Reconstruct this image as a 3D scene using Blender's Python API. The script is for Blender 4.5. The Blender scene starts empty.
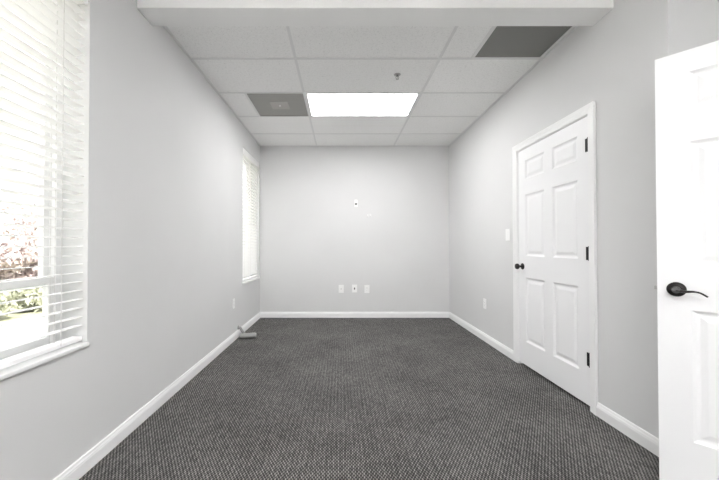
import bpy, bmesh, math, random
from mathutils import Vector, Matrix, Euler
random.seed(7)
S = bpy.context.scene
COL = S.collection
PI = math.pi

# ------------------------------------------------------------------ room
XL, XR, XE, XH = -1.28, 1.71, 2.06, 3.28      # left wall, right wall, entry wall, hall wall
YB, YF, YC = 5.10, -2.28, 1.676               # back wall, front wall, outer corner of right wall
H = 2.725
CAM = (0.0, 0.0, 1.137)

# ------------------------------------------------------------------ materials
def mat(name, col, rough=0.5, metal=0.0, spec=0.5):
    m = bpy.data.materials.new(name); m.use_nodes = True
    nt = m.node_tree; b = nt.nodes['Principled BSDF']
    b.inputs['Base Color'].default_value = (*col, 1)
    b.inputs['Roughness'].default_value = rough
    b.inputs['Metallic'].default_value = metal
    b.inputs['Specular IOR Level'].default_value = spec
    return m, nt, b

def coords(nt, scale=(1, 1, 1), rot=(0, 0, 0)):
    t = nt.nodes.new('ShaderNodeTexCoord'); mp = nt.nodes.new('ShaderNodeMapping')
    mp.inputs['Scale'].default_value = scale; mp.inputs['Rotation'].default_value = rot
    nt.links.new(t.outputs['Object'], mp.inputs['Vector'])
    return mp.outputs['Vector']

def noise(nt, vec, scale, detail=2.0, rough=0.5):
    n = nt.nodes.new('ShaderNodeTexNoise')
    n.inputs['Scale'].default_value = scale; n.inputs['Detail'].default_value = detail
    n.inputs['Roughness'].default_value = rough
    nt.links.new(vec, n.inputs['Vector'])
    return n.outputs['Fac']

def ramp(nt, fac, stops):
    r = nt.nodes.new('ShaderNodeValToRGB')
    e = r.color_ramp.elements
    while len(e) < len(stops): e.new(0.5)
    for k, (p, c) in enumerate(stops):
        e[k].position = p; e[k].color = (*c, 1)
    nt.links.new(fac, r.inputs['Fac'])
    return r.outputs['Color']

def math_(nt, op, a, b=None):
    n = nt.nodes.new('ShaderNodeMath'); n.operation = op
    for i, v in enumerate((a, b)):
        if v is None: continue
        if isinstance(v, (int, float)): n.inputs[i].default_value = v
        else: nt.links.new(v, n.inputs[i])
    return n.outputs[0]

def bump(nt, b, h, strength, dist=0.002):
    n = nt.nodes.new('ShaderNodeBump')
    n.inputs['Strength'].default_value = strength; n.inputs['Distance'].default_value = dist
    nt.links.new(h, n.inputs['Height']); nt.links.new(n.outputs['Normal'], b.inputs['Normal'])

def painted(name, col, rough, sc=90, st=0.08, var=0.02):
    m, nt, b = mat(name, col, rough)
    v = coords(nt)
    lo = tuple(max(0, c - var) for c in col); hi = tuple(min(1, c + var) for c in col)
    nt.links.new(ramp(nt, noise(nt, v, 1.7, 3), [(0.35, lo), (0.65, hi)]), b.inputs['Base Color'])
    bump(nt, b, noise(nt, v, sc, 3), st)
    return m

M = {}
M['wall'] = painted('pale_grey_wall_paint', (0.66, 0.66, 0.66), 0.75, 140, 0.10, 0.008)
M['white'] = painted('white_trim_paint', (0.84, 0.84, 0.84), 0.45, 60, 0.03, 0.006)
M['doorwhite'] = painted('white_door_paint', (0.825, 0.825, 0.832), 0.42, 45, 0.03, 0.006)
M['beam'] = painted('white_beam_paint', (0.90, 0.90, 0.89), 0.7, 120, 0.08, 0.008)
M['tbar'] = painted('white_grid_metal', (0.76, 0.76, 0.755), 0.5, 60, 0.02, 0.01)
M['vinyl'] = painted('white_window_vinyl', (0.86, 0.86, 0.86), 0.4, 60, 0.02, 0.01)
M['slat'] = painted('white_blind_slat', (0.92, 0.916, 0.914), 0.5, 50, 0.02, 0.006)
M['cord'] = painted('blind_cord', (0.72, 0.71, 0.70), 0.8, 300, 0.1, 0.02)
M['plate'] = painted('white_plate_plastic', (0.86, 0.86, 0.855), 0.35, 60, 0.01, 0.005)
M['bronze'] = painted('dark_bronze_metal', (0.022, 0.020, 0.019), 0.32, 80, 0.03, 0.006)
M['bronze'].node_tree.nodes['Principled BSDF'].inputs['Metallic'].default_value = 0.6
M['black'] = painted('matt_black_metal', (0.012, 0.012, 0.013), 0.5, 80, 0.03, 0.003)
M['black'].node_tree.nodes['Principled BSDF'].inputs['Specular IOR Level'].default_value = 0.15
M['jack'] = painted('dark_socket', (0.03, 0.03, 0.03), 0.5, 80, 0.02, 0.005)
M['nickel'] = painted('dull_nickel', (0.45, 0.45, 0.44), 0.35, 80, 0.02, 0.03)
M['nickel'].node_tree.nodes['Principled BSDF'].inputs['Metallic'].default_value = 0.8
M['gunmetal'] = painted('sprinkler_brass_grey', (0.10, 0.10, 0.10), 0.35, 80, 0.02, 0.02)
M['greymetal'] = painted('grey_cable_jacket', (0.22, 0.22, 0.215), 0.42, 200, 0.1, 0.03)
M['greyplastic'] = painted('light_grey_connector', (0.33, 0.33, 0.325), 0.3, 120, 0.03, 0.03)

# carpet: woven dashes in staggered columns, grey and charcoal yarns
def carpet():
    m, nt, b = mat('grey_loop_carpet', (0.1, 0.1, 0.1), 0.95, 0, 0.1)
    v = coords(nt)
    sep = nt.nodes.new('ShaderNodeSeparateXYZ'); nt.links.new(v, sep.inputs[0])
    P, L = 0.0085, 0.026
    cx = math_(nt, 'DIVIDE', sep.outputs['X'], P)
    ci = math_(nt, 'FLOOR', cx)
    cf = math_(nt, 'FRACT', cx)
    par = math_(nt, 'MODULO', math_(nt, 'ADD', ci, 1000.0), 2.0)
    ry = math_(nt, 'ADD', math_(nt, 'DIVIDE', sep.outputs['Y'], L), math_(nt, 'MULTIPLY', par, 0.5))
    rf = math_(nt, 'FRACT', ry); ri = math_(nt, 'FLOOR', ry)
    cmb = nt.nodes.new('ShaderNodeCombineXYZ')
    nt.links.new(ci, cmb.inputs[0]); nt.links.new(ri, cmb.inputs[1])
    wn = nt.nodes.new('ShaderNodeTexWhiteNoise'); wn.noise_dimensions = '2D'
    nt.links.new(cmb.outputs[0], wn.inputs['Vector'])
    # loop height: rounded dash
    hx = math_(nt, 'SINE', math_(nt, 'MULTIPLY', cf, PI)); hy = math_(nt, 'SINE', math_(nt, 'MULTIPLY', rf, PI))
    h = math_(nt, 'MULTIPLY', math_(nt, 'POWER', hx, 0.7), math_(nt, 'POWER', hy, 0.8))
    fib = noise(nt, v, 420, 2)
    pf = math_(nt, 'FRACT', math_(nt, 'DIVIDE', sep.outputs['X'], 3*P))      # a deeper furrow after every third column
    h = math_(nt, 'MULTIPLY', h, math_(nt, 'ADD', math_(nt, 'MULTIPLY', math_(nt, 'SINE', math_(nt, 'MULTIPLY', pf, PI)), 0.32), 0.78))
    val = math_(nt, 'ADD', math_(nt, 'MULTIPLY', h, 0.62), math_(nt, 'MULTIPLY', wn.outputs['Value'], 0.16))
    val = math_(nt, 'ADD', val, math_(nt, 'MULTIPLY', math_(nt, 'SUBTRACT', fib, 0.5), 0.35))
    wear = math_(nt, 'MULTIPLY', math_(nt, 'SUBTRACT', noise(nt, v, 2.3, 4), 0.5), 0.22)
    val = math_(nt, 'ADD', val, wear)
    nt.links.new(ramp(nt, val, CARPET), b.inputs['Base Color'])
    bump(nt, b, h, 0.5, 0.003)
    return m
CARPET = [(0.06, (0.020, 0.0195, 0.020)), (0.42, (0.088, 0.0855, 0.084)), (0.76, (0.34, 0.328, 0.318))]
M['carpet'] = carpet()

def tilemat():
    m, nt, b = mat('fissured_ceiling_tile', (0.7, 0.7, 0.69), 0.9, 0, 0.2)
    v = coords(nt)
    n1 = noise(nt, v, 150, 3, 0.6); n2 = noise(nt, v, 55, 2)
    f = math_(nt, 'ADD', math_(nt, 'MULTIPLY', n1, 0.7), math_(nt, 'MULTIPLY', n2, 0.3))
    nt.links.new(ramp(nt, f, [(0.33, (0.68, 0.68, 0.67)), (0.43, (0.88, 0.88, 0.87)), (0.6, (0.93, 0.93, 0.92))]), b.inputs['Base Color'])
    bump(nt, b, f, 0.35, 0.003)
    return m
M['tile'] = tilemat()

def perforated(name, face, hole, pitch, thr):
    m, nt, b = mat(name, face, 0.55)
    v = coords(nt)
    sep = nt.nodes.new('ShaderNodeSeparateXYZ'); nt.links.new(v, sep.inputs[0])
    sx = math_(nt, 'SINE', math_(nt, 'MULTIPLY', sep.outputs['X'], 2 * PI / pitch))
    sy = math_(nt, 'SINE', math_(nt, 'MULTIPLY', sep.outputs['Y'], 2 * PI / pitch))
    p = math_(nt, 'ADD', math_(nt, 'MULTIPLY', sx, sy), math_(nt, 'MULTIPLY', noise(nt, v, 3, 3), 0.25))
    nt.links.new(ramp(nt, p, [(thr - 0.02, face), (thr + 0.02, hole)]), b.inputs['Base Color'])
    return m
M['perf'] = perforated('perforated_grey_metal', (0.42, 0.415, 0.39), (0.20, 0.20, 0.185), 0.006, 0.25)
M['perfdark'] = perforated('perforated_dark_grey_metal', (0.27, 0.268, 0.256), (0.12, 0.12, 0.113), 0.006, 0.25)
M['perfplate'] = painted('dusty_grey_plate', (0.44, 0.435, 0.41), 0.6, 80, 0.03, 0.03)

def emit(name, col, s):
    m = bpy.data.materials.new(name); m.use_nodes = True; nt = m.node_tree
    nt.nodes.clear()
    e = nt.nodes.new('ShaderNodeEmission'); o = nt.nodes.new('ShaderNodeOutputMaterial')
    e.inputs['Color'].default_value = (*col, 1); e.inputs['Strength'].default_value = s
    nt.links.new(e.outputs[0], o.inputs[0])
    return m
M['lamp'] = emit('lit_diffuser', (1.0, 0.992, 0.986), 6.3)
M['fillfront'] = emit('added_bright_diffuser', (1.0, 0.992, 0.986), 16.0)  # strong glow of the unseen panel added near the front wall
M['fillmid'] = emit('added_medium_diffuser', (1.0, 0.992, 0.986), 3.9)  # glow of the added panel above the camera, kept low for the open door

def glassmat():
    m = bpy.data.materials.new('window_glass'); m.use_nodes = True; nt = m.node_tree
    nt.nodes.clear()
    o = nt.nodes.new('ShaderNodeOutputMaterial'); mix = nt.nodes.new('ShaderNodeMixShader')
    t = nt.nodes.new('ShaderNodeBsdfTransparent'); g = nt.nodes.new('ShaderNodeBsdfGlossy'); f = nt.nodes.new('ShaderNodeLayerWeight')
    t.inputs['Color'].default_value = (0.96, 0.97, 0.965, 1); g.inputs['Roughness'].default_value = 0.02
    f.inputs['Blend'].default_value = 0.5
    nt.links.new(math_(nt, 'ADD', math_(nt, 'MULTIPLY', math_(nt, 'POWER', f.outputs['Facing'], 4.0), 0.5), 0.03), mix.inputs[0]); nt.links.new(t.outputs[0], mix.inputs[1]); nt.links.new(g.outputs[0], mix.inputs[2])
    nt.links.new(mix.outputs[0], o.inputs[0])
    return m
M['glass'] = glassmat()

def leafmat(name, a, b_):
    m, nt, b = mat(name, a, 0.6)
    nt.links.new(ramp(nt, noise(nt, coords(nt), 9, 2), [(0.35, a), (0.65, b_)]), b.inputs['Base Color'])
    return m
M['leafgreen'] = leafmat('green_leaves', (0.27, 0.28, 0.20), (0.36, 0.365, 0.27))
M['leafred'] = leafmat('dusty_pink_red_leaves', (0.42, 0.335, 0.33), (0.54, 0.455, 0.44))
M['bark'] = leafmat('grey_brown_bark', (0.20, 0.16, 0.13), (0.32, 0.27, 0.22))
M['lawn'] = leafmat('dry_pale_lawn', (0.22, 0.23, 0.14), (0.32, 0.31, 0.22))
M['paving'] = leafmat('cream_concrete_paving', (0.56, 0.53, 0.47), (0.66, 0.63, 0.57))

# ------------------------------------------------------------------ mesh helpers
def box(bm, a, b, bev=0.0, seg=2):
    x0, y0, z0 = (min(a[i], b[i]) for i in range(3)); x1, y1, z1 = (max(a[i], b[i]) for i in range(3))
    vs = [bm.verts.new(p) for p in ((x0,y0,z0),(x1,y0,z0),(x1,y1,z0),(x0,y1,z0),(x0,y0,z1),(x1,y0,z1),(x1,y1,z1),(x0,y1,z1))]
    fs = [bm.faces.new([vs[i] for i in f]) for f in ((3,2,1,0),(4,5,6,7),(0,1,5,4),(1,2,6,5),(2,3,7,6),(3,0,4,7))]
    if bev:
        es = list({e for f in fs for e in f.edges})
        bmesh.ops.bevel(bm, geom=es, offset=bev, segments=seg, profile=0.5, affect='EDGES')

def lathe(bm, prof, org=(0, 0, 0), axis=(0, 0, 1), n=28):
    """prof: (radius, distance along axis) pairs; ends closed where the radius is not 0."""
    q = Vector((0, 0, 1)).rotation_difference(Vector(axis).normalized()); o = Vector(org)
    rings = []
    for r, h in prof:
        if r < 1e-6: rings.append([bm.verts.new(o + q @ Vector((0, 0, h)))])
        else: rings.append([bm.verts.new(o + q @ Vector((r*math.cos(2*PI*k/n), r*math.sin(2*PI*k/n), h))) for k in range(n)])
    for A, B in zip(rings, rings[1:]):
        for k in range(n):
            a0, a1, b0, b1 = A[k % len(A)], A[(k+1) % len(A)], B[k % len(B)], B[(k+1) % len(B)]
            f = list(dict.fromkeys((a0, a1, b1, b0)))
            if len(f) > 2: bm.faces.new(f)
    if len(rings[0]) > 1: bm.faces.new(rings[0][::-1])
    if len(rings[-1]) > 1: bm.faces.new(rings[-1])

def tube(bm, pts, rad, n=10, squash=1.0):
    pts = [Vector(p) for p in pts]; rings = []
    rads = rad if isinstance(rad, (list, tuple)) else [rad] * len(pts)
    for i, p in enumerate(pts):
        d = (pts[min(i+1, len(pts)-1)] - pts[max(i-1, 0)]).normalized()
        up = Vector((0, 0, 1)) if abs(d.z) < 0.95 else Vector((0, 1, 0))
        s = d.cross(up).normalized(); u = s.cross(d).normalized()
        rings.append([bm.verts.new(p + rads[i]*(math.cos(2*PI*k/n)*s + squash*math.sin(2*PI*k/n)*u)) for k in range(n)])
    for A, B in zip(rings, rings[1:]):
        for k in range(n): bm.faces.new((A[k], A[(k+1)%n], B[(k+1)%n], B[k]))
    bm.faces.new(rings[0][::-1]); bm.faces.new(rings[-1])

def spline(pts, m=6):
    P = [Vector(p) for p in pts]; P = [2*P[0]-P[1]] + P + [2*P[-1]-P[-2]]; out = []
    for i in range(1, len(P)-2):
        a, b, c, d = P[i-1:i+3]
        for k in range(m):
            t = k/m
            out.append(0.5*((2*b)+(c-a)*t+(2*a-5*b+4*c-d)*t*t+(3*b-a-3*c+d)*t**3))
    out.append(P[-2]); return out

def slab(bm, u, v, w, holes, place):
    """rectangle u x v with rectangular holes, from depth w[0] to w[1]; place(u, v, w) -> point. One closed shell."""
    us = sorted({u[0], u[1], *[h[i] for h in holes for i in (0, 1)]}); vs = sorted({v[0], v[1], *[h[i] for h in holes for i in (2, 3)]})
    us = [a for a in us if u[0]-1e-9 <= a <= u[1]+1e-9]; vs = [a for a in vs if v[0]-1e-9 <= a <= v[1]+1e-9]
    def full(i, j):
        if not (0 <= i < len(us)-1 and 0 <= j < len(vs)-1): return False
        cu, cv = (us[i]+us[i+1])/2, (vs[j]+vs[j+1])/2
        return not any(h[0] < cu < h[1] and h[2] < cv < h[3] for h in holes)
    V = {}
    def vt(i, j, k):
        if (i, j, k) not in V: V[i, j, k] = bm.verts.new(place(us[i], vs[j], w[k]))
        return V[i, j, k]
    for i in range(len(us)-1):
        for j in range(len(vs)-1):
            if not full(i, j): continue
            for k in (0, 1):
                f = [vt(i,j,k), vt(i+1,j,k), vt(i+1,j+1,k), vt(i,j+1,k)]
                bm.faces.new(f if k == 0 else f[::-1])
            for (di, dj, a, b) in ((-1,0,(i,j),(i,j+1)), (1,0,(i+1,j),(i+1,j+1)), (0,-1,(i,j),(i+1,j)), (0,1,(i,j+1),(i+1,j+1))):
                if not full(i+di, j+dj): bm.faces.new((vt(*a,0), vt(*b,0), vt(*b,1), vt(*a,1)))

def obj(name, bm, m, parent=None, loc=None, rz=0.0, smooth=False):
    bmesh.ops.recalc_face_normals(bm, faces=bm.faces[:])
    me = bpy.data.meshes.new(name); bm.to_mesh(me); bm.free()
    me.materials.append(M[m])
    if smooth:
        for p in me.polygons: p.use_smooth = True
        me.set_sharp_from_angle(angle=math.radians(40))
    o = bpy.data.objects.new(name, me); COL.objects.link(o)
    if loc is not None: o.location = loc
    o.rotation_euler.z = rz
    if parent is not None: o.parent = parent
    return o

def tag(o, label, cat, group=None, kind=None):
    o['label'] = label; o['category'] = cat
    if group: o['group'] = group
    if kind: o['kind'] = kind
    return o

def thing(name, label, cat, loc=(0, 0, 0), rz=0.0, group=None, kind=None):
    o = bpy.data.objects.new(name, None); o.empty_display_size = 0.1; COL.objects.link(o)
    o.location = loc; o.rotation_euler.z = rz
    return tag(o, label, cat, group, kind)

def nb(): return bmesh.new()
def struct(name, bm, m, label, cat):
    return tag(obj(name, bm, m), label, cat, kind='structure')

# ------------------------------------------------------------------ shell
WT = 0.20                                       # left wall thickness
W1, W2 = (0.72, 1.634), (4.20, 5.05)            # the two window openings along y
W3 = (-1.50, -0.586)  # opening of a window added out of view, lets in more daylight
WZ = (0.635, 2.44)
D1 = (2.21, 3.130, 2.058)                       # opening of the panel door in the right wall
D2 = (0.14, 1.00, 2.058)                        # doorway of the open door, in the entry wall

bm = nb(); slab(bm, (-1.48, 3.40), (-2.40, 5.22), (0.010, -0.12), [], lambda u, v, w: Vector((u, v, w)))
struct('floor', bm, 'carpet', 'dark grey carpet floor woven in fine pale dashes', 'floor')

bm = nb(); slab(bm, (YF-0.12, YB), (0.0, H+0.1), (XL, XL-WT), [(*W3, *WZ), (*W1, *WZ), (*W2, *WZ)], lambda u, v, w: Vector((w, u, v)))
struct('wall_left', bm, 'wall', 'pale grey left wall with the blind-covered windows', 'wall')
bm = nb(); slab(bm, (-1.48, 3.40), (0.0, H+0.1), (YB, YB+0.12), [], lambda u, v, w: Vector((u, w, v)))
struct('wall_back', bm, 'wall', 'pale grey far wall with three low wall plates', 'wall')
bm = nb(); slab(bm, (YC, YB), (0.0, H+0.1), (XR, XR+0.12), [(D1[0], D1[1], -0.01, D1[2])], lambda u, v, w: Vector((w, u, v)))
struct('wall_right', bm, 'wall', 'pale grey right wall holding the closed six-panel door', 'wall')
bm = nb(); box(bm, (XR+0.12, YC, 0), (XE+0.12, YC+0.12, H+0.1))
struct('wall_return', bm, 'wall', 'short pale grey wall return behind the open door', 'wall')
bm = nb(); slab(bm, (YF, YC), (0.0, H+0.1), (XE, XE+0.12), [(D2[0], D2[1], -0.01, D2[2])], lambda u, v, w: Vector((w, u, v)))
struct('wall_entry', bm, 'wall', 'pale grey wall with the entry doorway of the open door', 'wall')
bm = nb(); box(bm, (XL, YF-0.12, 0), (3.40, YF, H+0.1))
struct('wall_front', bm, 'wall', 'pale grey wall opposite the far wall', 'wall')
bm = nb(); box(bm, (XH, YF, 0), (XH+0.12, YB, H+0.1))
struct('wall_hall', bm, 'wall', 'pale grey wall of the hall beyond the doorway', 'wall')

# ceiling: lay-in tiles on a T-bar grid, with cut-outs for lamps and return grilles
GX = [-0.385, 0.835, 2.055]
GY = [4.547 - 0.61*k for k in range(12)]        # 4.547, 3.937, 3.327, 2.717, 2.107 ...
TR = [(GX[0], GX[1], GY[2], GY[1]), (GX[0], GX[1], GY[8], GY[7]), (GX[0], GX[1], GY[11], GY[10])]  # first panel is in view; the other two are added to brighten the room
V1 = (-0.995, -0.385, GY[2], GY[1])
V2 = (1.105, 1.690, GY[4], GY[3])
bm = nb(); slab(bm, (-1.48, 3.40), (-2.40, 5.22), (H, H+0.02), [*TR, V1, V2], lambda u, v, w: Vector((u, v, w)))
ceil = struct('ceiling', bm, 'tile', 'speckled white lay-in tile ceiling on a metal grid', 'ceiling')
bm = nb(); t = 0.0115; zb = H - 0.004
for y in GY:
    if y > YF: box(bm, (XL, y-t, zb), (XR if y > YC else XE, y+t, H))
for x in GX[:2]: box(bm, (x-t, YF, zb-0.0005), (x+t, YB, H))
box(bm, (V1[0]-t, V1[2], zb), (V1[0]+t, V1[3], H)); box(bm, (V2[0]-t, V2[2], zb), (V2[0]+t, V2[3], H))
for a, b in (((XL, YF), (XL+0.02, YB)), ((XR-0.02, YC), (XR, YB)), ((XL, YB-0.02), (XR, YB)), ((XE-0.02, YF), (XE, YC)), ((XL, YF), (XE, YF+0.02))):
    box(bm, (a[0], a[1], zb-0.001), (b[0], b[1], H))
obj('ceiling_grid', bm, 'tbar', ceil)['kind'] = 'structure'
bm = nb(); box(bm, (-1.48, -2.40, H+0.1), (3.40, 5.22, H+0.16))
struct('ceiling_deck', bm, 'beam', 'roof deck above the tile ceiling', 'ceiling')

bm = nb(); box(bm, (XL, 2.007, 2.629), (XR, 2.178, H-0.005), 0.004)
struct('ceiling_beam', bm, 'beam', 'white boxed beam running across the ceiling', 'beam')

# ------------------------------------------------------------------ baseboards (moulded profile swept along a wall)
PROF = [(0, 0), (0.0145, 0), (0.0145, 0.068), (0.0125, 0.074), (0.0125, 0.078), (0.0085, 0.087), (0.0075, 0.095), (0.004, 0.100), (0, 0.100)]
def baseboard(name, a, b, nrm, label):
    """a, b ends on the wall face; nrm points into the room"""
    bm = nb(); A = Vector((*a, 0)); B = Vector((*b, 0)); n = Vector((*nrm, 0))
    ra = [bm.verts.new(A + n*d + Vector((0, 0, z))) for d, z in PROF]; rb = [bm.verts.new(B + n*d + Vector((0, 0, z))) for d, z in PROF]
    for i in range(len(PROF)): j = (i+1) % len(PROF); bm.faces.new((ra[i], ra[j], rb[j], rb[i]))
    bm.faces.new(ra); bm.faces.new(rb[::-1])
    return struct(name, bm, 'white', label, 'baseboard')
C1 = (2.158, 3.186)                             # outer edges of the door casing
baseboard('baseboard_left', (XL, YF), (XL, YB), (1, 0), 'white moulded baseboard along the left wall')
baseboard('baseboard_back', (XL+0.0145, YB), (XR-0.0145, YB), (0, -1), 'white moulded baseboard along the far wall')
baseboard('baseboard_right', (XR, C1[1]), (XR, YB), (-1, 0), 'white baseboard from the closed door to the far corner')
baseboard('baseboard_right.001', (XR, YC-0.0145), (XR, C1[0]), (-1, 0), 'white baseboard between the closed door and the open door')
baseboard('baseboard_return', (XR, YC), (XE, YC), (0, -1), 'white baseboard on the short wall behind the open door')
baseboard('baseboard_entry', (XE, 1.06), (XE, YC-0.0145), (-1, 0), 'white baseboard on the wall beside the doorway')
baseboard('baseboard_entry.001', (XE, YF), (XE, 0.08), (-1, 0), 'white baseboard on the wall before the doorway')
baseboard('baseboard_front', (XL+0.0145, YF), (XE-0.0145, YF), (0, 1), 'white baseboard along the wall opposite the far wall')

# ------------------------------------------------------------------ doors
def casing(name, X, y0, y1, top, s, label):
    """casing and jamb on a wall face x = X; s = direction into the room along x; y0, y1, top = clear opening"""
    bm = nb(); w = 0.066; r = 0.006
    def band(i0, i1, th):                       # a mitred three-sided band
        th *= s
        q = [(y0-i0, 0), (y0-i0, top+i0), (y1+i0, top+i0), (y1+i0, 0)]; p = [(y0-i1, 0), (y0-i1, top+i1), (y1+i1, top+i1), (y1+i1, 0)]
        for k in range(3):
            c = [q[k], q[k+1], p[k+1], p[k]]
            lo = [bm.verts.new((X, *e)) for e in c]; hi = [bm.verts.new((X+th, *e)) for e in c]
            bm.faces.new(lo); bm.faces.new(hi[::-1])
            for a in range(4): bm.faces.new((lo[a], lo[(a+1)%4], hi[(a+1)%4], hi[a]))
    band(r, r+0.012, 0.009); band(r+0.012, r+0.034, 0.012); band(r+0.034, r+0.050, 0.015); band(r+0.050, w, 0.018)
    j = 0.0125
    for a, b in ((y0-j, y0), (y1, y1+j)): box(bm, (X-s*0.12, a, 0), (X+s*0.0005, b, top+j))
    box(bm, (X-s*0.12, y0, top), (X+s*0.0005, y1, top+j))
    for a, b in ((y0, y0+0.012), (y1-0.012, y1)): box(bm, (X-s*0.075, a, 0), (X-s*0.0450, b, top))   # door stop
    box(bm, (X-s*0.075, y0+0.012, top-0.012), (X-s*0.0450, y1-0.012, top))
    return struct(name, bm, 'white', label, 'door frame')
casing('trim_1', XR, 2.2245, 3.1155, 2.045, -1, 'white moulded casing around the closed six-panel door')
casing('trim_2', XE, 0.155, 0.985, 2.045, -1, 'white moulded casing of the doorway by the open door')

ROWS = [(0.250, 0.845), (1.045, 1.615), (1.758, 1.935)]
def door_leaf(name, W, zb, top, stile, mull, T, loc, rz, label):
    """local: x across from the handle edge, -y towards the viewer, z up"""
    pw = (W - 2*stile - mull) / 2
    cols = [(stile, stile+pw), (stile+pw+mull, W-stile)]
    rects = [(a, b, c, d) for a, b in cols for c, d in ROWS]
    bm = nb()
    us = sorted({0, W, *[r[i] for r in rects for i in (0, 1)]}); vs = sorted({zb, top, *[r[i] for r in rects for i in (2, 3)]})
    for face, sg in ((0.0, 1), (T, -1)):
        for i in range(len(us)-1):
            for j in range(len(vs)-1):
                cu, cv = (us[i]+us[i+1])/2, (vs[j]+vs[j+1])/2
                if any(r[0] < cu < r[1] and r[2] < cv < r[3] for r in rects): continue
                bm.faces.new([bm.verts.new(p) for p in ((us[i],face,vs[j]),(us[i+1],face,vs[j]),(us[i+1],face,vs[j+1]),(us[i],face,vs[j+1]))])
        for a, b, c, d in rects:
            loops = []
            for ins, dep in ((0, 0), (0.004, 0.003), (0.012, 0.0085), (0.020, 0.010), (0.026, 0.0095), (0.046, 0.0035), (0.052, 0.003)):
                loops.append([bm.verts.new((x, face+sg*dep, z)) for x, z in ((a+ins,c+ins),(b-ins,c+ins),(b-ins,d-ins),(a+ins,d-ins))])
            for A, B in zip(loops, loops[1:]):
                for k in range(4): bm.faces.new((A[k], A[(k+1)%4], B[(k+1)%4], B[k]))
            bm.faces.new(loops[-1])
    c = [(0,zb),(W,zb),(W,top),(0,top)]
    for k in range(4):
        (a, b), (d, e) = c[k], c[(k+1)%4]
        bm.faces.new([bm.verts.new(p) for p in ((a,0,b),(d,0,e),(d,T,e),(a,T,b))])
    bmesh.ops.remove_doubles(bm, verts=bm.verts[:], dist=1e-5)
    return tag(obj(name, bm, 'doorwhite', None, loc, rz), label, 'door', kind='structure')

def hinge(parent, x, y, z, plate=0.0):
    bm = nb(); r = 0.0075
    for k in range(3): lathe(bm, [(r, -0.045+k*0.0305), (r, -0.045+k*0.0305+0.029)], (x, y, z), n=14)
    lathe(bm, [(0.004, -0.05), (0.0055, -0.048), (0.0055, 0.049), (0.003, 0.052)], (x, y, z), n=12)
    box(bm, (x-0.033, y+0.0035, z-0.046), (x-0.0036, y+0.0075, z+0.046)); box(bm, (x-0.0036, y+0.002, z-0.045), (x+0.021, y+0.0055, z+0.045))
    return obj('hinge', bm, 'black', parent, smooth=True)

# closed door: face 2 mm behind the wall face, flush in its frame, hinges towards the viewer
d1 = door_leaf('door_1', 0.885, 0.034, 2.042, 0.110, 0.108, 0.035, (XR+0.004, 3.1125, 0), -PI/2,
               'closed white six-panel door with black hinges and dark knob')
for z in (0.352, 1.085, 1.840): hinge(d1, 0.8885, -0.0065, z)
bm = nb(); lathe(bm, [(0.030, 0), (0.030, 0.003), (0.026, 0.007), (0.012, 0.009)], (0.062, 0, 0.945), (0, -1, 0))
rose = obj('rose', bm, 'bronze', d1, smooth=True)
bm = nb(); lathe(bm, [(0.011, 0.008), (0.010, 0.026), (0.016, 0.034), (0.0255, 0.042), (0.0275, 0.052), (0.0245, 0.062), (0.014, 0.067), (0, 0.068)], (0.062, 0, 0.945), (0, -1, 0))
obj('door_knob', bm, 'bronze', d1, smooth=True)

# open door: swung into the room, seen at an angle
ANG = math.atan2(-0.743, 0.669)
d2 = door_leaf('door_2', 0.812, 0.012, 2.036, 0.112, 0.105, 0.035, (1.516, 1.551, 0), ANG,
               'white six-panel door standing open into the room with dark lever')
LX, LZ = 0.064, 0.936
bm = nb(); lathe(bm, [(0.0335, 0), (0.0335, 0.003), (0.031, 0.008), (0.024, 0.0125), (0.014, 0.0145), (0.0, 0.015)], (LX, 0, LZ), (0, -1, 0), 36)
rose = obj('rose', bm, 'bronze', d2, smooth=True)
bm = nb(); lathe(bm, [(0.0145, 0.0), (0.0145, 0.004), (0.012, 0.0055), (0.0, 0.0055)], (LX, -0.045, LZ), (0, -1, 0), 24)
obj('keyhole_cover', bm, 'gunmetal', rose, smooth=True)
bm = nb(); lathe(bm, [(0.0125, 0.012), (0.0115, 0.03), (0.0165, 0.036), (0.0165, 0.046)], (LX, 0, LZ), (0, -1, 0), 24)
tube(bm, spline([(LX, -0.041, LZ-0.002), (LX+0.03, -0.043, LZ-0.004), (LX+0.055, -0.045, LZ-0.002), (LX+0.075, -0.046, LZ-0.006), (LX+0.096, -0.045, LZ-0.021)], 6),
     [0.0105 - 0.0058*min(1, k/14) for k in range(25)], 12, 0.8)
obj('lever_handle', bm, 'bronze', d2, smooth=True)
bm = nb(); lathe(bm, [(0.0335, 0), (0.0335, 0.003), (0.031, 0.008), (0.014, 0.0145), (0.0115, 0.03), (0.0165, 0.046), (0, 0.047)], (LX, 0.035, LZ), (0, 1, 0), 36)
tube(bm, spline([(LX, 0.076, LZ), (LX+0.055, 0.08, LZ-0.002), (LX+0.106, 0.08, LZ-0.026)], 6), 0.006, 12, 0.8)
obj('lever_handle', bm, 'bronze', d2, smooth=True)
bm = nb(); box(bm, (-0.0012, 0.006, LZ-0.029), (0.0002, 0.029, LZ+0.029)); box(bm, (-0.011, 0.010, LZ-0.008), (0.0002, 0.024, LZ+0.008), 0.002)
obj('latch', bm, 'nickel', d2)
for z in (0.262, 1.085, 1.873):
    bm = nb(); lathe(bm, [(0.0075, -0.045), (0.0075, 0.045)], (0.816, 0.041, z), n=14); box(bm, (0.79, 0.0345, z-0.045), (0.816, 0.037, z+0.045))
    obj('hinge', bm, 'black', d2, smooth=True)

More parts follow.
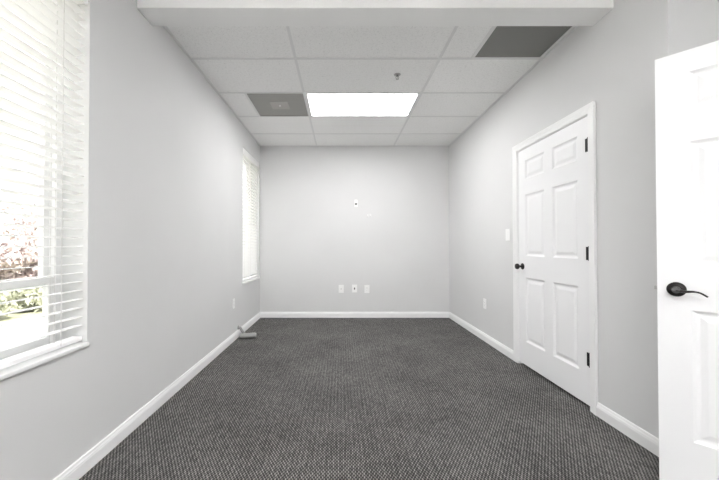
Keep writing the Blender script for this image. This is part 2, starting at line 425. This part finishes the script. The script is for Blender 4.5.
# ------------------------------------------------------------------ windows and blinds
def window(name, Y, label):
    y0, y1 = Y; z0, z1 = WZ
    r = thing(name, label, 'window', (0, 0, 0), kind='structure')
    xa, xb = XL-WT, XL-0.135                     # frame depth
    f = 0.030; zm = 0.965
    bm = nb()
    slab(bm, (y0, y1), (z0, z1), (xa, xb), [(y0+f, y1-f, z0+f, z1-f)], lambda u, v, w: Vector((w, u, v)))
    obj('window_frame', bm, 'vinyl', r)
    for nm, za, zc, xo in (('lower_sash', z0+f, zm+0.02, xb-0.034), ('upper_sash', zm-0.02, z1-f, xa+0.004)):
        bm = nb(); s = 0.030; th = 0.026
        h = (y0+f+s, y1-f-s, za+s, zc-s)
        slab(bm, (y0+f, y1-f), (za, zc), (xo, xo+th), [h], lambda u, v, w: Vector((w, u, v)))
        sash = obj(nm, bm, 'vinyl', r)
        bm = nb(); box(bm, (xo+th/2-0.002, h[0]-0.004, h[2]-0.004), (xo+th/2+0.002, h[1]+0.004, h[3]+0.004))
        obj('glass_pane', bm, 'glass', sash)
    bm = nb(); box(bm, (xb, y0+0.0005, z0-0.0), (XL+0.013, y1-0.0005, z0+0.018), 0.004)
    obj('window_sill', bm, 'white', r)
    return r
window('window_1', W1, 'near left window beside the viewer with garden showing through')
window('added_window', W3, 'unseen left window added near the front wall for more daylight')  # added behind the camera to brighten the front of the room
window('window_2', W2, 'far left window close to the far corner')

def blind(Y, label, tilt=math.radians(5)):
    y0, y1 = Y[0]+0.012, Y[1]-0.012
    xc = XL-0.040; zt = WZ[1]-0.002
    r = thing('window_blind', label, 'blind', (xc, (y0+y1)/2, zt), group='white horizontal blinds in the left wall windows')
    hw = (y1-y0)/2
    bm = nb(); box(bm, (-0.028, -hw, -0.045), (0.026, hw, 0)); obj('headrail', bm, 'slat', r)
    bm = nb(); box(bm, (0.0262, -hw-0.006, -0.082), (0.034, hw+0.006, 0), 0.003)
    obj('valance', bm, 'slat', r)
    top, bot = -0.075, WZ[0]+0.020+0.040-zt
    n = round((top-bot)/0.044); pitch = (top-bot)/n
    bm = nb(); c, s = math.cos(tilt), math.sin(tilt)
    def slat(z, w=0.025, th=0.0015, extra=0):
        pr = [(-w, -th), (0, -th+0.0012), (w, -th), (w, th), (0, th+0.0012), (-w, th)]
        pr = [(a*c - b*s, a*s + b*c + z) for a, b in pr]
        A = [bm.verts.new((a, -hw, b)) for a, b in pr]; B = [bm.verts.new((a, hw, b)) for a, b in pr]
        for i in range(6): bm.faces.new((A[i], A[(i+1)%6], B[(i+1)%6], B[i]))
        bm.faces.new(A[::-1]); bm.faces.new(B)
    for k in range(n): slat(top - k*pitch)
    obj('slats', bm, 'slat', r)
    bm = nb(); box(bm, (-0.025, -hw, bot-0.030), (0.025, hw, bot-0.008), 0.004); obj('bottom_rail', bm, 'slat', r)
    for y in (-hw+0.125, 0.0, hw-0.125):
        bm = nb()
        for x in (-0.0265, 0.0265): box(bm, (x-0.0009, y-0.0012, bot-0.02), (x+0.0009, y+0.0012, -0.04))
        for yy in (-0.006, ): box(bm, (-0.001, y+yy-0.001, bot-0.02), (0.001, y+yy+0.001, -0.04))
        obj('ladder_cord', bm, 'cord', r)
    return r
blind(W1, 'wide white horizontal blind of the near left window, slats open to the garden')
blind(W3, 'white horizontal blind of the added left window out of view, slats tilted to cut its light', math.radians(-45))  # added with its window; slats turned to dim light on the open door
blind(W2, 'white horizontal blind of the far left window beside the far corner, slats nearly shut', math.radians(-52))

# ------------------------------------------------------------------ ceiling fittings
def troffer(rect, label, group, lamp='fillfront'):
    x0, x1, y0, y1 = rect; t = 0.0115
    r = thing('ceiling_light', label, 'ceiling light', ((x0+x1)/2, (y0+y1)/2, H), group=group)
    w, d = (x1-x0)/2-t-0.001, (y1-y0)/2-t-0.001
    bm = nb(); slab(bm, (-w, w), (-d, d), (-0.004, 0.07), [(-w+0.022, w-0.022, -d+0.015, d-0.015)], lambda u, v, q: Vector((u, v, q)))
    box(bm, (-w+0.0221, -d+0.0151, 0.060), (w-0.0221, d-0.0151, 0.068))
    obj('light_frame', bm, 'white', r)
    bm = nb(); box(bm, (-w+0.0223, -d+0.0153, -0.001), (w-0.0223, d-0.0153, 0.003)); obj('diffuser', bm, lamp, r)
    return r
troffer(TR[0], 'lit rectangular ceiling light panel beyond the beam', 'ceiling light panels', 'lamp')
troffer(TR[1], 'unseen ceiling light panel added in front of the beam for brightness', 'ceiling light panels', 'fillmid')  # added fill light above the camera, out of view
troffer(TR[2], 'unseen ceiling light panel added near the front wall for brightness', 'ceiling light panels')  # added out of view, the main fill for beam and walls

def grille(rect, m, label, plate):
    x0, x1, y0, y1 = rect; t = 0.0115
    r = thing('return_grille', label, 'vent', ((x0+x1)/2, (y0+y1)/2, H), group='grey ceiling grilles')
    w, d = (x1-x0)/2-t-0.001, (y1-y0)/2-t-0.001
    bm = nb(); slab(bm, (-w, w), (-d, d), (-0.004, 0.03), [(-w+0.006, w-0.006, -d+0.006, d-0.006)], lambda u, v, q: Vector((u, v, q)))
    obj('grille_frame', bm, m if plate else 'tbar', r)
    bm = nb(); box(bm, (-w+0.0061, -d+0.0061, 0.001), (w-0.0061, d-0.0061, 0.004)); obj('perforated_panel', bm, m, r)
    if plate:
        bm = nb(); box(bm, (-0.10, -0.095, -0.003), (0.10, 0.095, 0.001), 0.0015)
        pl = obj('center_plate', bm, 'perfplate', r)
        bm = nb(); lathe(bm, [(0.011, 0), (0.010, 0.004), (0.0, 0.006)], (0, 0, -0.003), (0, 0, -1), 18); obj('screw', bm, 'plate', pl, smooth=True)
    return r
grille(V1, 'perf', 'grey perforated ceiling grille with a small square plate beside the lit panel', True)
grille(V2, 'perfdark', 'dark grey plain ceiling grille against the right wall beside the beam', False)

r = thing('fire_sprinkler', 'small metal fire sprinkler head hanging from a ceiling tile', 'sprinkler', (0.522, 2.975, H+0.001))
bm = nb(); lathe(bm, [(0.040, 0), (0.039, 0.003), (0.028, 0.007), (0.014, 0.009)], (0, 0, 0), (0, 0, -1), 28); obj('escutcheon', bm, 'nickel', r, smooth=True)
bm = nb(); lathe(bm, [(0.011, -0.07), (0.011, 0.006), (0.013, 0.006), (0.013, 0.020), (0.010, 0.024)], (0, 0, 0), (0, 0, -1), 6)
for s in (-1, 1): tube(bm, spline([(s*0.011, 0, -0.022), (s*0.017, 0, -0.034), (s*0.014, 0, -0.046), (s*0.004, 0, -0.056)], 5), 0.0032, 8)
tube(bm, [(0, 0, -0.022), (0, 0, -0.056)], 0.0035, 8)
obj('sprinkler_body', bm, 'gunmetal', r, smooth=True)
bm = nb(); lathe(bm, [(0.006, 0.054), (0.017, 0.057), (0.017, 0.0595), (0.0, 0.061)], (0, 0, 0), (0, 0, -1), 20); obj('deflector', bm, 'nickel', r, smooth=True)

r.scale = (0.8, 0.8, 0.75)

# ------------------------------------------------------------------ wall plates
def plate(name, label, cat, loc, rz, kind, w=0.074, h=0.118, group=None):
    r = thing(name, label, cat, loc, rz, group)
    bm = nb(); box(bm, (-w/2, -0.0065, -h/2), (w/2, 0.0015, h/2), 0.0028, 3); obj('cover_plate', bm, 'plate', r)
    if kind == 'duplex':
        for s in (-1, 1):
            bm = nb(); box(bm, (-0.0165, -0.0085, s*0.0195-0.0135), (0.0165, -0.006, s*0.0195+0.0135), 0.001)
            k = obj('receptacle', bm, 'plate', r)
            bm = nb()
            for x in (-0.0063, 0.0063): box(bm, (x-0.001, -0.0089, s*0.0195-0.001), (x+0.001, -0.0084, s*0.0195+0.007))
            lathe(bm, [(0.0024, 0), (0.0024, 0.0005)], (0, -0.0084, s*0.0195-0.0075), (0, -1, 0), 12)
            obj('slots', bm, 'jack', k)
        bm = nb(); lathe(bm, [(0.003, 0), (0.002, 0.001)], (0, -0.0065, 0), (0, -1, 0), 12); obj('screw', bm, 'plate', r)
    elif kind == 'coax':
        bm = nb(); lathe(bm, [(0.0075, 0.006), (0.0075, 0.009), (0.005, 0.009), (0.005, 0.017), (0, 0.017)], (0, 0, 0), (0, -1, 0), 18); obj('coaxial_jack', bm, 'nickel', r)
    elif kind == 'data':
        bm = nb(); box(bm, (-0.011, -0.0085, -0.019), (0.011, -0.006, 0.019), 0.001); k = obj('jack_insert', bm, 'plate', r)
        bm = nb(); box(bm, (-0.0085, -0.0092, -0.0155), (0.0085, -0.0083, 0.0155)); obj('jack_opening', bm, 'jack', k)
    elif kind == 'hole':
        bm = nb(); lathe(bm, [(0.016, 0.006), (0.016, 0.0085), (0.012, 0.009), (0, 0.009)], (0, 0, -0.012), (0, -1, 0), 20); obj('cable_opening', bm, 'jack', r)
    elif kind == 'switch':
        bm = nb(); box(bm, (-0.0165, -0.0085, -0.033), (0.0165, -0.006, 0.033), 0.001); k = obj('rocker', bm, 'plate', r)
    for s in ((-1, 1) if kind != 'duplex' else ()):
        bm = nb(); lathe(bm, [(0.003, 0), (0.002, 0.001)], (0, -0.0065, s*(h/2-0.011)), (0, -1, 0), 12); obj('screw', bm, 'plate', r)
    return r
G = 'low wall plates on the far wall'
plate('cable_outlet', 'white low wall plate with a small round jack, left of the far wall trio', 'outlet', (0.002, YB, 0.462), 0, 'coax', 0.082, 0.125, G)
plate('data_outlet', 'white low wall plate with one dark socket, middle of the far wall trio', 'outlet', (0.213, YB, 0.467), 0, 'data', 0.078, 0.122, G)
plate('power_outlet', 'white low power outlet, right of the far wall trio', 'outlet', (0.408, YB, 0.458), 0, 'duplex', 0.080, 0.125, G)
plate('cable_plate', 'narrow white plate with a dark hole at mid height on the far wall', 'wall plate', (0.237, YB, 1.812), 0, 'hole', 0.046, 0.115)
plate('power_outlet', 'white power outlet low on the right wall before the closed door', 'outlet', (XR, 3.84, 0.452), -PI/2, 'duplex')
plate('light_switch', 'white light switch beside the knob side of the closed door', 'switch', (XR, 3.307, 1.252), -PI/2, 'switch')
plate('power_outlet', 'white power outlet low on the left wall before the far window', 'outlet', (XL, 3.85, 0.452), PI/2, 'duplex')
for k, (x, z, l) in enumerate(((0.422, 1.612, 'white wall anchor on the far wall, the left one of two'), (0.462, 1.616, 'white wall anchor on the far wall, the right one of two'))):
    r = thing('wall_anchor', l, 'anchor', (x, YB, z), group='anchors on the far wall')
    bm = nb(); box(bm, (-0.013, -0.006, -0.022), (0.013, 0, 0.026), 0.003); obj('anchor_body', bm, 'tbar', r)
    bm = nb(); lathe(bm, [(0.006, 0), (0.005, 0.004), (0, 0.005)], (0, -0.006, -0.014), (0, -1, 0), 14); obj('screw', bm, 'nickel', r, smooth=True)

# ------------------------------------------------------------------ cable stub by the left wall
r = thing('cable_stub', 'grey cable stub from the left baseboard with its flat connector on the carpet', 'cable', (XL, 4.03, 0.010))
bm = nb(); lathe(bm, [(0.024, -0.001), (0.024, 0.006), (0.014, 0.012), (0, 0.012)], (0.0, 0, 0.112), (1, 0, 0), 20); obj('wall_collar', bm, 'greymetal', r, smooth=True)
bm = nb(); tube(bm, spline([(0.004, 0, 0.112), (0.026, 0.0, 0.108), (0.046, 0.0, 0.075), (0.072, 0.005, 0.038), (0.105, 0.010, 0.022), (0.120, -0.005, 0.0175), (0.100, -0.03, 0.0175), (0.070, -0.045, 0.0175)], 6), 0.0165, 12)
obj('cable', bm, 'greyplastic', r, smooth=True)
bm = nb(); tube(bm, spline([(0.050, -0.064, 0.028), (0.070, -0.070, 0.028), (0.140, -0.072, 0.031), (0.205, -0.062, 0.034), (0.240, -0.055, 0.034)], 6),
     [0.020, 0.026, 0.030, 0.033, 0.036, 0.037, 0.038] + [0.038]*14 + [0.037, 0.035, 0.032, 0.024], 16, 0.82)
obj('connector', bm, 'greyplastic', r, smooth=True)

# ------------------------------------------------------------------ garden outside
GZ = -0.15
bm = nb(); slab(bm, (-60, XL-WT), (-40, 60), (GZ, GZ-0.2), [], lambda u, v, w: Vector((u, v, w)))
struct('ground', bm, 'lawn', 'pale dry lawn outside the windows', 'lawn')
bm = nb(); box(bm, (-5.6, -30, GZ), (-3.0, 40, GZ+0.02))
struct('path', bm, 'paving', 'cream paved path outside the near window', 'path')

def shrub(name, label, cat, group, loc, size, leafm, n, stems, trunk, rnd):
    r = thing(name, label, cat, loc, 0, group)
    bm = nb()
    lumps = [(Vector((rnd.uniform(-.5,.5)*size[0], rnd.uniform(-.5,.5)*size[1], trunk + (0.25+0.6*rnd.random())*size[2])), 0.28+0.3*rnd.random()) for _ in range(9)]
    for _ in range(n):
        c, q = rnd.choice(lumps)
        d = Vector((rnd.gauss(0,1), rnd.gauss(0,1), rnd.gauss(0,1))).normalized()*(0.55+0.45*rnd.random())
        p = c + Vector((d.x*q*size[0], d.y*q*size[1], d.z*q*size[2]*0.8)); p.z = max(p.z, 0.04)
        e = Euler((rnd.uniform(0,6.3), rnd.uniform(0,6.3), rnd.uniform(0,6.3))).to_matrix(); l = rnd.uniform(0.06, 0.11)*(1+0.15*size[2])
        bm.faces.new([bm.verts.new(p + e @ Vector(k)) for k in ((-l,0,0),(0,-l*0.45,l*0.12),(l,0,0),(0,l*0.45,l*0.12))])
    obj('foliage', bm, leafm, r)
    bm = nb()
    for k in range(stems):
        a = rnd.uniform(0, 6.28); q = lumps[k % len(lumps)][0]
        tube(bm, spline([(0.05*math.cos(a), 0.05*math.sin(a), -0.03), (q.x*0.2, q.y*0.2, q.z*0.4), tuple(q)], 5), [0.035*(1+trunk)]*4+[0.025]*3+[0.014]*4, 7)
    obj('stems', bm, 'bark', r, smooth=True)
    return r
rnd = random.Random(11)
for k, (x, y, s, l) in enumerate(((-6.25, 5.3, (0.60, 0.56, 0.42), 'low green shrub beyond the garden path, nearest of the three'),
                                  (-6.20, 6.5, (0.60, 0.56, 0.46), 'low green shrub beyond the garden path, middle of the three'),
                                  (-6.25, 7.7, (0.60, 0.56, 0.42), 'low green shrub beyond the garden path, furthest of the three'))):
    shrub('shrub', l, 'shrub', 'green shrubs outside', (x, y, GZ), s, 'leafgreen', 2200, 7, 0.0, rnd)
for k, (x, y, s, l) in enumerate(((-9.4, 9.6, (1.5, 1.5, 1.25), 'dusty red shrub on the lawn behind the low green shrubs'),
                                  (-9.6, 12.9, (1.5, 1.5, 1.2), 'dusty red shrub furthest along the lawn'),)):
    shrub('red_shrub', l, 'shrub', 'red shrubs outside', (x, y, GZ), s, 'leafred', 4200, 8, 0.0, rnd)
shrub('garden_tree', 'tall slim tree with sparse reddish leaves behind the garden shrubs', 'tree', None, (-12.6, 12.4, GZ), (2.2, 2.2, 1.9), 'leafred', 900, 9, 1.0, rnd)

# ------------------------------------------------------------------ sky and sun
w = bpy.data.worlds.new('sky'); S.world = w; w.use_nodes = True
nt = w.node_tree; bg = nt.nodes['Background']
tc = nt.nodes.new('ShaderNodeTexCoord'); sp = nt.nodes.new('ShaderNodeSeparateXYZ'); nt.links.new(tc.outputs['Generated'], sp.inputs[0])
nt.links.new(ramp(nt, sp.outputs['Z'], [(0.0, (1.0, 0.985, 0.975)), (0.5, (0.97, 0.985, 1.0))]), bg.inputs['Color'])
bg.inputs['Strength'].default_value = 0.66
sd = bpy.data.lights.new('sun', 'SUN'); sd.energy = 4.2; sd.angle = math.radians(1.5); sd.color = (1.0, 0.97, 0.93)
so = bpy.data.objects.new('sun', sd); COL.objects.link(so); so.rotation_euler = (0.35, math.radians(38), 0)   # added high sun from behind the building, brightens ground and ceiling

# ------------------------------------------------------------------ camera
cd = bpy.data.cameras.new('camera'); cam = bpy.data.objects.new('camera', cd); COL.objects.link(cam)
cd.sensor_width = 36.0; cd.lens = 323.0/719*36; cd.shift_x = 18.5/719; cd.shift_y = 2.3/719; cd.clip_start = 0.02
cam.location = CAM; cam.rotation_euler = (PI/2 + math.atan(3.7/323), 0, 0)
S.camera = cam

S.view_settings.view_transform = 'Standard'; S.view_settings.look = 'None'
S.view_settings.gamma = 1.0; S.view_settings.use_curve_mapping = False
S.view_settings.exposure = 1.96
S.cycles.max_bounces = 16; S.cycles.diffuse_bounces = 12; S.cycles.transparent_max_bounces = 16
